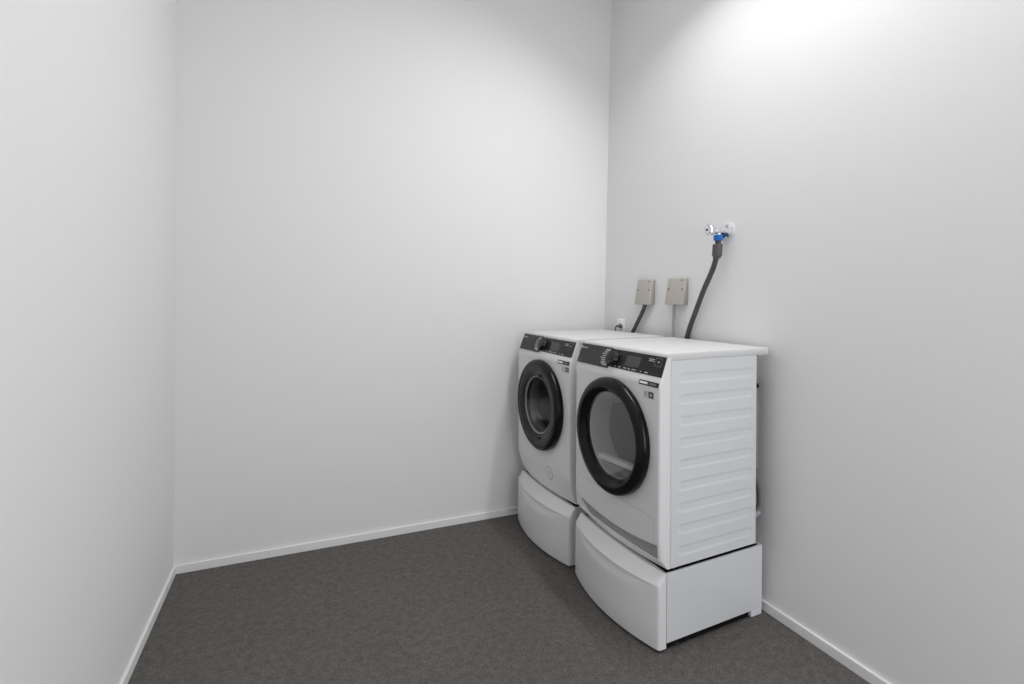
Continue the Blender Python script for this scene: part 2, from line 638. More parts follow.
def front_panel(root, dryer):
    """moulded front with the round port; profile follows height and width"""
    bm = bmesh.new()
    F = -0.056

    def pt(v, z, k=1.0, d=None):
        d = upper_d(z) if d is None else d
        return (d * k, v, z - ZB)
    S = 0.240
    # ----- plain field above/beside/below the square that holds the port
    vs_left = [(v, k) for v, k in COLS] + [(0.03, 1.0), (CV - S, 1.0)]
    n = 24
    vs_mid = [(CV - S + 2 * S * i / n, 1.0) for i in range(n + 1)]
    vs_right = [(CV + S, 1.0), (0.57, 1.0)] + [(0.6 - v, k) for v, k in reversed(COLS)]
    cs = vs_left[:-1] + vs_mid + vs_right[1:]
    zs_top = [1.152, 1.148, 1.12, 1.09, 1.06, 1.038, 1.030, CZ + S]
    zs_mid = [CZ + S - 2 * S * i / n for i in range(n + 1)]

    def rows_of(zs, cols):
        return [[bm.verts.new(pt(v, z, k)) for v, k in cols] for z in zs]
    grid_faces(bm, rows_of(zs_top, cs))
    grid_faces(bm, rows_of(zs_mid, vs_left))
    grid_faces(bm, rows_of(zs_mid, vs_right))
    # ----- square to circle
    per = []
    for i in range(n):
        per.append((CV - S + 2 * S * i / n, CZ + S))
    for i in range(n):
        per.append((CV + S, CZ + S - 2 * S * i / n))
    for i in range(n):
        per.append((CV + S - 2 * S * i / n, CZ - S))
    for i in range(n):
        per.append((CV - S, CZ - S + 2 * S * i / n))
    loops = []
    for q in (0.0, 0.25, 0.5, 0.75, 1.0):
        lp = []
        for v, z in per:
            a = math.atan2(z - CZ, v - CV)
            cv, cz = CV + RH * math.cos(a), CZ + RH * math.sin(a)
            vv, zz = lerp(v, cv, q), lerp(z, cz, q)
            lp.append(bm.verts.new(pt(vv, zz)))
        loops.append(lp)
    inner = [bm.verts.new((co.co.x + 0.03, co.co.y, co.co.z)) for co in loops[-1]]
    loops.append(inner)
    for a, b in zip(loops, loops[1:]):
        for i in range(len(a)):
            j = (i + 1) % len(a)
            bm.faces.new((a[i], a[j], b[j], b[i]))
    # ----- lower part: tucks under towards the pedestal
    ZL = CZ - S
    low = []

    def row(fn):
        low.append([bm.verts.new((fn(v)[0] * k, v, fn(v)[1] - ZB)) for v, k in cs])

    def taper(v):
        return smooth01((v - 0.018) / 0.004) * smooth01((0.584 - v) / 0.02)
    row(lambda v: (F, ZL))
    if dryer:
        zu = lambda v: 0.418 - 0.030 * bow(v)
        zl = lambda v: 0.361 - 0.010 * bow(v)
        bo = lambda v: -0.003 * bow(v)
        row(lambda v: (F + bo(v) * 0.3, 0.52))
        row(lambda v: (F + bo(v), lerp(0.52, zu(v), 0.6)))
        row(lambda v: (F + bo(v), zu(v) + 0.003))
        row(lambda v: (F + bo(v) + 0.001, zu(v)))
        row(lambda v: (F + bo(v) + 0.002 + 0.012 * taper(v), zu(v) - 0.002))
        row(lambda v: (F + bo(v) + 0.004 + 0.014 * taper(v), lerp(zu(v), zl(v), 0.5)))
        row(lambda v: (F + bo(v) + 0.007 + 0.012 * taper(v), zl(v) - 0.004))
        row(lambda v: (F + bo(v) + 0.0115 + 0.002 * taper(v), zl(v) - 0.0075))
        row(lambda v: (F + bo(v) + 0.0125, zl(v) - 0.010))
        row(lambda v: (lerp(F + bo(v) + 0.0125, -0.012 - 0.029 * bow(v), 0.5), 0.334))
        row(lambda v: (-0.012 - 0.029 * bow(v), 0.318))
    else:
        zc = lambda v: 0.438 - 0.012 * bow(v)
        row(lambda v: (F, zc(v) + 0.008))
        row(lambda v: (F + 0.0008, zc(v)))
        row(lambda v: (F + 0.006, zc(v) - 0.022))
        row(lambda v: (lerp(F, -0.012 - 0.029 * bow(v), 0.45), 0.37))
        row(lambda v: (lerp(F, -0.012 - 0.029 * bow(v), 0.75), 0.336))
        row(lambda v: (-0.012 - 0.029 * bow(v), 0.318))
    row(lambda v: (0.0, 0.318))
    grid_faces(bm, low)
    bmesh.ops.remove_doubles(bm, verts=bm.verts[:], dist=1e-5)
    fp = obj('front_panel', bm, 'plastic', root, smooth=32)
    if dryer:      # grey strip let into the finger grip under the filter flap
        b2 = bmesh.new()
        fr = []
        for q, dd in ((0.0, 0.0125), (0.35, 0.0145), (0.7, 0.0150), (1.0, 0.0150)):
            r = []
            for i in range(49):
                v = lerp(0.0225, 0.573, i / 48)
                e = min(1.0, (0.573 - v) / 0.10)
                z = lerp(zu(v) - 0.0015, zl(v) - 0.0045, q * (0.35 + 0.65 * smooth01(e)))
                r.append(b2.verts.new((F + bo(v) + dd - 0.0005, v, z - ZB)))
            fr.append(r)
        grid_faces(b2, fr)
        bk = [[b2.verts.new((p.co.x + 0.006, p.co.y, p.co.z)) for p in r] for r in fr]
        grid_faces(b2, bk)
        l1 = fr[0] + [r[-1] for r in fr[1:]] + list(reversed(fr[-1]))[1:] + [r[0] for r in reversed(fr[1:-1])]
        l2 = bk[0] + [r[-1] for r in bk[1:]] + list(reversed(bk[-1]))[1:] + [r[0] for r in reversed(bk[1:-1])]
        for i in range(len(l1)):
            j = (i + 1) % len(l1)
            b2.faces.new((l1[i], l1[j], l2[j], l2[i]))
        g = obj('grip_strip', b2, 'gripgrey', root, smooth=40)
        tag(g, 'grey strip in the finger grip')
    return fp


def side_panel_mesh():
    """sheet steel side with nine pressed-in ribs"""
    bm = bmesh.new()
    z0, z1, d0, d1 = 0.3185, 1.137, 0.0025, 0.488
    nz, nd = 330, 96
    ribs = [1.065 - 0.0861 * i for i in range(9)]

    def depth(d, z):
        h = 0.0
        for c in ribs:
            if abs(z - c) > 0.03:
                continue
            a, b, r = 0.062, 0.445, 0.0165
            dx = max(a - d, 0, d - b)
            dist = math.hypot(dx, z - c) - r
            h = max(h, 1 - smooth01((dist + 0.006) / 0.012))
        return h
    rows = []
    for i in range(nz + 1):
        z = lerp(z0, z1, i / nz)
        r = []
        for j in range(nd + 1):
            d = lerp(d0, d1, j / nd)
            e = 0.0
            edge = min(d - d0, d1 - d)
            if edge < 0.003:
                e = 0.0015 * (1 - edge / 0.003)
            r.append(bm.verts.new((d, 0.0018 * depth(d, z) + e, z - ZB)))
        rows.append(r)
    grid_faces(bm, rows)
    # rim folded back
    outer = [rows[0][j] for j in range(nd + 1)] + [rows[i][nd] for i in range(1, nz + 1)] + \
            [rows[nz][j] for j in range(nd - 1, -1, -1)] + [rows[i][0] for i in range(nz - 1, 0, -1)]
    inner = [bm.verts.new((v.co.x, 0.006, v.co.z)) for v in outer]
    for i in range(len(outer)):
        j = (i + 1) % len(outer)
        bm.faces.new((outer[i], outer[j], inner[j], inner[i]))
    bm.faces.new(inner)
    return bm


SIDE_ME = {}


def machine(dryer):
    root = empty('tumble_dryer' if dryer else 'washing_machine', (0, 0, 0))
    # ---- cabinet: side panels, core, back
    bm = side_panel_mesh()
    sp = obj('side_panel', bm, 'enamel', root, smooth=40)
    sp2 = sp.copy()
    COL.objects.link(sp2)
    sp2.parent = root
    sp2.matrix_basis = Matrix(((1, 0, 0, 0), (0, -1, 0, 0.6), (0, 0, 1, 0), (0, 0, 0, 1)))
    sp2.data = sp.data.copy()
    sp2.data.transform(sp2.matrix_basis)
    sp2.data.flip_normals()
    sp2.matrix_basis = Matrix.Identity(4)
    bm = bmesh.new()   # inner shell: bottom, top, back and front frame round the drum
    add_box(bm, 0.002, 0.486, 0.006, 0.594, 0.318 - ZB, 0.330 - ZB)
    add_box(bm, 0.478, 0.486, 0.006, 0.594, 0.330 - ZB, 1.134 - ZB)
    obj('chassis', bm, 'dark', root)  # dark tone puts shade into the gap over the pedestal
    # ---- worktop
    bm = bmesh.new()
    prof = [(-0.0135, 1.1525), (-0.0125, 1.157), (-0.009, 1.1625), (-0.003, 1.1655), (0.01, 1.1662), (0.558, 1.1662),
            (0.5605, 1.1655), (0.561, 1.164), (0.561, 1.138), (0.560, 1.137), (0.0, 1.137), (0.0, 1.150)]
    ends = []
    for v in (0.0, 0.6):
        ends.append((v, 1.0))
    loops = []
    for v, ins in ((0.0, 0.0025), (0.0008, 0.0008), (0.003, 0.0), (0.597, 0.0), (0.5992, 0.0008), (0.6, 0.0025)):
        cx, cz = 0.27, 1.1515
        lp = []
        for d, z in prof:
            dd = d + (ins if d < cx else -ins)
            zz = z + (ins if z < cz else -ins)
            lp.append(bm.verts.new((dd, v, zz - ZB)))
        loops.append(lp)
    for a, b in zip(loops, loops[1:]):
        for i in range(len(a)):
            j = (i + 1) % len(a)
            bm.faces.new((a[i], a[j], b[j], b[i]))
    bm.faces.new(loops[0])
    bm.faces.new(loops[-1])
    obj('worktop', bm, 'top', root, smooth=30)
    front_panel(root, dryer)
    # fine seam across the front's return, under the fascia
    bm = bmesh.new()
    add_box(bm, -0.0545, -0.002, -0.0006, 0.002, 1.0285 - ZB, 1.0305 - ZB)
    obj('panel_seam', bm, 'whiteprint', root)
    # ---- control fascia
    VS = 0.347
    cp = fascia_slab('control_panel', 0.004, VS, 0.0, 0.0835, -0.004, 0.0018, 'panel', root)
    df = fascia_slab('water_tank_front' if dryer else 'detergent_drawer', VS + 0.001, 0.591 if dryer else 0.584, -0.0025, 0.0925, -0.004, 0.0085,
                     'drawer', root, 0.002)
    tag(df, 'charcoal pull-out container front')
    # knob
    bm = bmesh.new()
    add_lathe(bm, [(0.0, 0.0), (0.0330, 0.0), (0.0330, 0.004), (0.0315, 0.006), (0.0305, 0.020), (0.0290, 0.0235), (0.026, 0.0245), (0.0, 0.0245)],
              (0, 0, 0), 'z', 56)
    kn = obj('program_knob', bm, 'knob', root, smooth=35)
    o = Vector(fas(0.320, 0.045, 0.004))
    zax = Vector((ND, 0, NZ))
    yax = Vector((0, 1, 0))
    xax = yax.cross(zax)
    kn.matrix_basis = Matrix(((xax.x, yax.x, zax.x, o.x), (xax.y, yax.y, zax.y, o.y), (xax.z, yax.z, zax.z, o.z), (0, 0, 0, 1)))
    bm = bmesh.new()
    add_box(bm, -0.027, -0.016, -0.0012, 0.0012, 0.0243, 0.0248)
    obj('pointer_line', bm, 'dimprint', kn)
    # display
    ds = fascia_slab('display', 0.146, 0.238, 0.017, 0.064, 0.0016, 0.0022, 'screen', root, 0.0002)
    # printed programme marks left of the knob
    bm = bmesh.new()
    lens = [0.034, 0.030, 0.026, 0.034, 0.028, 0.036, 0.030, 0.034, 0.040, 0.036]
    for i, ln in enumerate(lens):
        a = lerp(-1.15, 1.15, i / (len(lens) - 1))
        s = 0.045 + 0.0395 * math.sin(a)
        v = 0.333 + 0.043 * math.cos(a)
        m = 4 if ln > 0.030 else 3
        for k in range(m):
            add_mark(bm, v + ln * k / m, v + ln * (k + 0.78) / m, s - 0.0022, s + 0.0022, 0.0086)
    obj('program_print', bm, 'print', df)
    # lettering on the container front, upper left: round emblem and the maker's word
    bm = bmesh.new()
    c0, s0, r = (0.5815 if dryer else 0.5745), 0.0155, 0.0056
    N = 28
    out = [bm.verts.new(fas(c0 + r * math.cos(2 * PI * i / N), s0 + r * math.sin(2 * PI * i / N), 0.0087)) for i in range(N)]
    inn = [bm.verts.new(fas(c0 + 0.72 * r * math.cos(2 * PI * i / N), s0 + 0.72 * r * math.sin(2 * PI * i / N), 0.0087)) for i in range(N)]
    for i in range(N):
        j = (i + 1) % N
        bm.faces.new((out[i], out[j], inn[j], inn[i]))
    hv = [bm.verts.new(fas(c0 + 0.66 * r * math.cos(a), s0 + 0.66 * r * math.sin(a), 0.0087)) for a in
          [-PI / 2 + PI * i / 12 for i in range(13)]]
    bm.faces.new(hv)
    obj('emblem', bm, 'whiteprint', df)
    lettering('maker_lettering', 'Electrolux', 0.0098, 'whiteprint', df, lambda x, y, z: fas((0.5740 if dryer else 0.5670) - x, 0.0195 - y, 0.0086 + z))
    bm = bmesh.new()
    add_mark(bm, 0.555, 0.582, 0.080, 0.083, 0.0086)
    add_mark(bm, 0.553, 0.572, 0.073, 0.0755, 0.0086)
    obj('model_print', bm, 'dimprint', df)
    # icons below the display, start key on the right
    icons = [(v, w, 0.0735, 0.0772) for v, w in ((0.300, 0.010), (0.268, 0.014), (0.232, 0.018), (0.205, 0.018), (0.172, 0.026), (0.128, 0.009), (0.095, 0.020))]
    icons += [(0.082, 0.032, 0.0150, 0.0182), (0.082, 0.032, 0.0225, 0.0257), (0.0405, 0.007, 0.021, 0.028)]
    for v, w, s0_, s1_ in icons:
        bm = bmesh.new()
        add_mark(bm, v - w / 2, v + w / 2, s0_, s1_, 0.0019)
        obj('key_icon', bm, 'print', cp)
    bm = bmesh.new()
    a0, a1, b0, b1, t = 0.022, 0.060, 0.0075, 0.043, 0.0022
    add_mark(bm, a0, a1, b0, b0 + t, 0.0019)
    add_mark(bm, a0, a1, b1 - t, b1, 0.0019)
    add_mark(bm, a0, a0 + t, b0 + t, b1 - t, 0.0019)
    add_mark(bm, a1 - t, a1, b0 + t, b1 - t, 0.0019)
    obj('start_key_outline', bm, 'dimprint', cp)
    # ---- stickers on the front, under the fascia
    def sticker(name, v0, v1, z0, z1, material, parent, off=0.0006):
        zs = [z0] + [z for z in (1.02, 1.030, 1.038) if z0 < z < z1] + [z1]
        b = bmesh.new()
        fr = [[b.verts.new((upper_d(z) - off, v, z - ZB)) for v in (v0, v1)] for z in zs]
        bk = [[b.verts.new((upper_d(z) + 0.002, v, z - ZB)) for v in (v0, v1)] for z in zs]
        grid_faces(b, fr)
        grid_faces(b, bk)
        lf = [r[0] for r in fr] + [r[1] for r in reversed(fr)]
        lb = [r[0] for r in bk] + [r[1] for r in reversed(bk)]
        for i in range(len(lf)):
            j = (i + 1) % len(lf)
            b.faces.new((lf[i], lf[j], lb[j], lb[i]))
        return obj(name, b, material, parent)
    st = sticker('feature_sticker', 0.006, 0.122, 1.0315, 1.0505, 'stickblack', root, 0.0008)
    tag(st, 'black strip sticker with pale lettering')
    sticker('white_field', 0.070, 0.117, 1.0370, 1.0455, 'whiteprint', st, 0.0012)
    sticker('grey_word', 0.022, 0.060, 1.0365, 1.0455, 'dimprint', st, 0.0012)
    if dryer:
        en = sticker('energy_sticker', 0.034, 0.094, 0.982, 1.010, 'stickgrey', root, 0.0006)
        tag(en, 'small grey and dark two-part sticker')
        sticker('dark_field', 0.035, 0.064, 0.984, 1.009, 'stickdark', en, 0.0010)
        lettering('class_letter', 'A', 0.020, 'whiteprint', en, lambda x, y, z: (-0.0572 - z, 0.0565 - x, 0.9895 - ZB + y))
        lettering('glyph', '5', 0.020, 'stickdark', en, lambda x, y, z: (-0.0568 - z, 0.086 - x, 0.991 - ZB + y))
    else:
        en = sticker('energy_sticker', 0.010, 0.078, 0.993, 1.022, 'stickgreen', root, 0.0006)
        tag(en, 'small green and dark two-part sticker')
        sticker('dark_field', 0.012, 0.042, 0.998, 1.021, 'stickdark', en, 0.0010)
        sticker('pale_field', 0.048, 0.066, 0.999, 1.019, 'stickgrey', en, 0.0010)
        lettering('class_letter', 'A', 0.019, 'whiteprint', en, lambda x, y, z: (-0.0574 - z, 0.0335 - x, 1.003 - ZB + y))
    # ---- door
    bm = bmesh.new()
    cc = (0, CV, CZ - ZB)
    if dryer:
        prof = [(0.205, -0.050), (0.245, -0.0555), (0.2478, -0.060), (0.2478, -0.076), (0.245, -0.085), (0.239, -0.0915), (0.226, -0.0970), (0.2145, -0.0990),
                (0.2085, -0.0985), (0.2045, -0.0955), (0.192, -0.080), (0.1865, -0.0755), (0.1845, -0.068), (0.1845, -0.050)]
        door = obj('door', (add_lathe(bm, prof, cc, 'x', 112), bm)[1], 'black', root, smooth=35)
        tag(door, 'round black glazed door')
        bm = bmesh.new()     # slightly domed smoked pane
        prof = [(0.1848, -0.0675), (0.1848, -0.0705), (0.175, -0.0718), (0.14, -0.0737), (0.10, -0.0755), (0.05, -0.0767), (0.0, -0.0771)]
        add_lathe(bm, prof, cc, 'x', 96)
        g = obj('door_glass', bm, 'dryglass', door, smooth=40)
        tag(g, 'smoked reflective round pane')
        bm = bmesh.new()     # port funnel, drum and rear wall behind the pane
        add_lathe(bm, [(0.205, -0.048), (0.186, -0.052), (0.184, -0.045), (0.178, 0.0), (0.176, 0.055), (0.186, 0.060)], cc, 'x', 72)
        obj('port_funnel', bm, 'funnel', root, smooth=35)
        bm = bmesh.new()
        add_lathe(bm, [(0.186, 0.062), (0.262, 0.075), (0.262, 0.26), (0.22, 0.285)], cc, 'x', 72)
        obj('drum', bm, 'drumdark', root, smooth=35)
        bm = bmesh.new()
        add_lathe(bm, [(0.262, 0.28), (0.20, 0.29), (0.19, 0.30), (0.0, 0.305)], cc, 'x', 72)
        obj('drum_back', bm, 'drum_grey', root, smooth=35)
        bm = bmesh.new()     # lint filter housing: level pale sill across the bottom of the port
        y = 0.118
        za, zb, sk = CZ - 0.138 - ZB, CZ - 0.116 - ZB, 0.030
        add_hexa(bm, [(-0.050 + sk, CV - y, za), (-0.016 + sk, CV - y, za), (-0.016, CV + y, za), (-0.050, CV + y, za),
                      (-0.050 + sk, CV - y, zb), (-0.016 + sk, CV - y, zb), (-0.016, CV + y, zb), (-0.050, CV + y, zb)], 0.004)
        obj('filter_sill', bm, 'sill', root)
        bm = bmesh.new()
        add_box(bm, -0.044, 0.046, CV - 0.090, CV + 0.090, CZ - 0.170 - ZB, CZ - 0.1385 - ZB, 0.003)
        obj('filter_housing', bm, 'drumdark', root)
        for k in range(3):
            a = PI / 2 + 0.5 + k * 2 * PI / 3
            bm = bmesh.new()
            add_box(bm, 0.08, 0.25, -0.028, 0.028, 0, 0.05, 0.015, 3)
            lf = obj('drum_paddle', bm, 'drum_grey', root, smooth=40)
            lf.matrix_basis = Matrix.Translation((0, CV, CZ - ZB)) @ Matrix.Rotation(a, 4, 'X') @ Matrix.Translation((0, 0, -0.262))
    else:
        prof = [(0.205, -0.050), (0.245, -0.0555), (0.2478, -0.060), (0.2478, -0.076), (0.245, -0.085), (0.239, -0.0915), (0.228, -0.0965), (0.2195, -0.0975)]
        door = obj('door', (add_lathe(bm, prof + [(0.2175, -0.092), (0.2155, -0.05)], cc, 'x', 112), bm)[1], 'black', root, smooth=35)
        tag(door, 'round black door with clear bowl')
        bm = bmesh.new()
        prof = [(0.2180, -0.0950), (0.207, -0.0960), (0.185, -0.0935), (0.168, -0.088), (0.162, -0.082), (0.160, -0.074), (0.163, -0.060)]
        add_lathe(bm, prof, cc, 'x', 96)
        obj('door_rim', bm, 'rim', door, smooth=40)
        bm = bmesh.new()
        add_lathe(bm, [(0.1595, -0.0780), (0.1590, -0.0815), (0.1565, -0.0822), (0.1525, -0.0795), (0.1490, -0.0740)], cc, 'x', 96)
        tag(obj('bowl_rim', bm, 'bright', door, smooth=60), 'thin pale ring round the bowl')
        bm = bmesh.new()
        prof = [(0.1605, -0.0765), (0.1555, -0.0735), (0.150, -0.060), (0.140, -0.030), (0.122, 0.012), (0.098, 0.040), (0.06, 0.056), (0.0, 0.062)]
        add_lathe(bm, prof, cc, 'x', 96)
        g = obj('door_glass', bm, 'washglass', door, smooth=50)
        tag(g, 'clear bowl-shaped glass')
        bm = bmesh.new()
        prof = [(0.204, -0.030), (0.190, -0.045), (0.170, -0.046), (0.163, -0.030), (0.163, 0.0), (0.170, 0.015), (0.185, 0.020)]
        add_lathe(bm, prof, cc, 'x', 72)
        obj('door_gasket', bm, 'gasket', root, smooth=40)
        bm = bmesh.new()
        prof = [(0.178, 0.022), (0.186, 0.026), (0.245, 0.045), (0.245, 0.36), (0.22, 0.38), (0.0, 0.385)]
        add_lathe(bm, prof, cc, 'x', 72)
        obj('drum', bm, 'steel', root, smooth=35)
        for k in range(3):
            a = 0.3 + k * 2 * PI / 3
            bm = bmesh.new()
            add_box(bm, 0.06, 0.35, -0.03, 0.03, 0, 0.05, 0.015, 3)
            lf = obj('drum_paddle', bm, 'rubber', root, smooth=40)
            lf.matrix_basis = Matrix.Translation((0, CV, CZ - ZB)) @ Matrix.Rotation(a, 4, 'X') @ Matrix.Translation((0, 0, -0.245))
        # door catch and hinge pin, small dark studs on the rim
        for a in (1.12, -1.18):
            bm = bmesh.new()
            add_lathe(bm, [(0, -0.099), (0.006, -0.0985), (0.007, -0.096), (0.007, -0.09)],
                      (0, CV - 0.185 * math.cos(a) * 0.62, CZ - ZB + 0.185 * math.sin(a)), 'x', 18)
            obj('rim_stud', bm, 'black', door, smooth=40)
    sy, sz, ty = (0.994, 1.024, 0.0) if dryer else (0.984, 1.020, 0.004)
    door.matrix_basis = Matrix.Translation((0, CV + ty, CZ - ZB)) @ Matrix.Diagonal((1, sy, sz, 1)) @ Matrix.Translation((0, -CV, ZB - CZ))
    # ---- lower front details
    if dryer:
        # filter flap: a raised plate over a dark joint line
        def plate(ins, out, name, material):
            b = bmesh.new()
            rws = []
            for z in (0.515 - ins, 0.47, None):
                r = []
                for i in range(41):
                    v = lerp(0.026 + ins, 0.572 - ins, i / 40)
                    zz = z if z is not None else 0.4215 - 0.030 * bow(v)
                    dd = -0.056 - 0.003 * bow(v) * smooth01((0.545 - zz) / 0.09) - out
                    r.append(b.verts.new((dd, v, zz - ZB)))
                rws.append(r)
            grid_faces(b, rws)
            bk = [[b.verts.new((p.co.x + 0.003, p.co.y, p.co.z)) for p in r] for r in rws]
            grid_faces(b, bk)
            loop = rws[0] + [r[-1] for r in rws[1:]] + list(reversed(rws[-1]))[1:] + [r[0] for r in reversed(rws[1:-1])]
            lb = bk[0] + [r[-1] for r in bk[1:]] + list(reversed(bk[-1]))[1:] + [r[0] for r in reversed(bk[1:-1])]
            for i in range(len(loop)):
                j = (i + 1) % len(loop)
                b.faces.new((loop[i], loop[j], lb[j], lb[i]))
            return obj(name, b, material, root, smooth=35)
        plate(0.0, 0.0004, 'flap_joint', 'print')
        plate(0.0022, 0.0010, 'filter_flap', 'plastic')
        # rear cover, hose stub and cable seen behind the side panel
        bm = bmesh.new()
        add_box(bm, 0.488, 0.514, 0.004, 0.56, 0.64 - ZB, 0.985 - ZB, 0.004)
        obj('rear_cover', bm, 'galv', root)
        bm = bmesh.new()
        add_lathe(bm, [(0, 0), (0.010, 0), (0.012, 0.004), (0.012, 0.02), (0, 0.024)], (0.488, 0.016, 1.0 - ZB), 'x', 16)
        obj('rear_screw', bm, 'black', root, smooth=40)
        bm = bmesh.new()
        add_tube(bm, [(0.490, 0.05, 0.64 - ZB), (0.508, 0.03, 0.60 - ZB), (0.517, 0.014, 0.55 - ZB), (0.520, 0.012, 0.49 - ZB), (0.512, 0.014, 0.46 - ZB), (0.489, 0.03, 0.455 - ZB)], 0.007, 12)
        obj('drain_tube', bm, 'stopbox', root, smooth=50)
        bm = bmesh.new()
        add_lathe(bm, [(0, 0.0), (0.018, 0.0), (0.018, 0.012), (0.013, 0.014), (0.013, 0.032), (0.016, 0.036), (0.012, 0.042), (0, 0.042)],
                  (0.488, 0.020, 0.436 - ZB), 'x', 20)
        obj('drain_stub', bm, 'cable', root, smooth=40)
    else:
        # round drain filter cap, flush with the tucked lower front
        c_v, c_z = 0.213, 0.417

        def disc(name, radii, out, material, parent):
            b = bmesh.new()
            N = 44
            rg = []
            for r in radii:
                rg.append([b.verts.new((washer_low_d(c_v + r * math.cos(2 * PI * i / N), c_z + r * math.sin(2 * PI * i / N)) - out,
                                        c_v + r * math.cos(2 * PI * i / N), c_z + r * math.sin(2 * PI * i / N) - ZB)) for i in range(N)])
            for p, q in zip(rg, rg[1:]):
                for i in range(N):
                    j = (i + 1) % N
                    b.faces.new((p[i], p[j], q[j], q[i]))
            if radii[0] < 0.01:
                b.faces.new(rg[0])
            edge = [b.verts.new((v.co.x + out + 0.004, v.co.y, v.co.z)) for v in rg[-1]]
            for i in range(N):
                j = (i + 1) % N
                b.faces.new((rg[-1][i], rg[-1][j], edge[j], edge[i]))
            return obj(name, b, material, parent, smooth=40)
        cap = disc('filter_cap', [0.006, 0.012, 0.018, 0.024, 0.029, 0.0325], 0.0016, 'plastic', root)
        disc('cap_joint', [0.0330, 0.0345, 0.0360], 0.0006, 'rubber', cap)
    # ---- feet on the pedestal
    for fx in (0.05, 0.44):
        for fy in (0.05, 0.55):
            bm = bmesh.new()
            add_lathe(bm, [(0, -0.0068), (0.024, -0.0068), (0.024, 0.004), (0.012, 0.006), (0.012, 0.0148), (0, 0.0148)], (fx, fy, 0), 'z', 20)
            obj('foot', bm, 'dark', root, smooth=30)
    return root


def place(o, v, z):
    o.location = (BX - v * SA, BY + v * CA, z)
    o.rotation_euler = (0, 0, A)


# ------------------------------------------------------------------ things on the right wall
def socket_box(y0, y1, z0, z1, top, bottom):
    """wall box with a cover that stands out further at its foot; y0 far edge, y1 near edge"""
    root = empty('socket_box', (wall_x(z0), (y0 + y1) / 2, z0))
    h, w = z1 - z0, (y0 - y1) / 2
    le = LEAN * h
    bm = bmesh.new()
    add_hexa(bm, [(-bottom * 0.62, -w, 0), (0, -w, 0), (0, w, 0), (-bottom * 0.62, w, 0),
                  (le - top * 0.6, -w, h), (le, -w, h), (le, w, h), (le - top * 0.6, w, h)], 0.004, 3)
    obj('back_box', bm, 'boxdark', root, smooth=40)
    bm = bmesh.new()
    e = 0.0035
    add_hexa(bm, [(-bottom, -w - e, -0.003), (-bottom * 0.58, -w - e, -0.003), (-bottom * 0.58, w + e, -0.003), (-bottom, w + e, -0.003),
                  (le - top, -w - e, h), (le - top * 0.5, -w - e, h), (le - top * 0.5, w + e, h), (le - top, w + e, h)], 0.004, 3)
    cv = obj('cover', bm, 'box', root, smooth=40)
    for s in (-1, 1):
        bm = bmesh.new()
        zz = h * 0.575
        x = lerp(-bottom, le - top, 0.575)
        add_lathe(bm, [(0, -0.0015), (0.0045, -0.0015), (0.0055, 0.0), (0.0055, 0.004), (0, 0.004)], (x, s * w * 0.80, zz), 'x', 16)
        obj('screw', bm, 'screw', cv, smooth=40)
    bm = bmesh.new()
    x = lerp(-bottom, le - top, 0.92)
    add_box(bm, x - 0.0012, x + 0.004, -w * 0.78, -w * 0.50, h * 0.90, h * 0.93)
    obj('mark', bm, 'screw', cv)
    return root


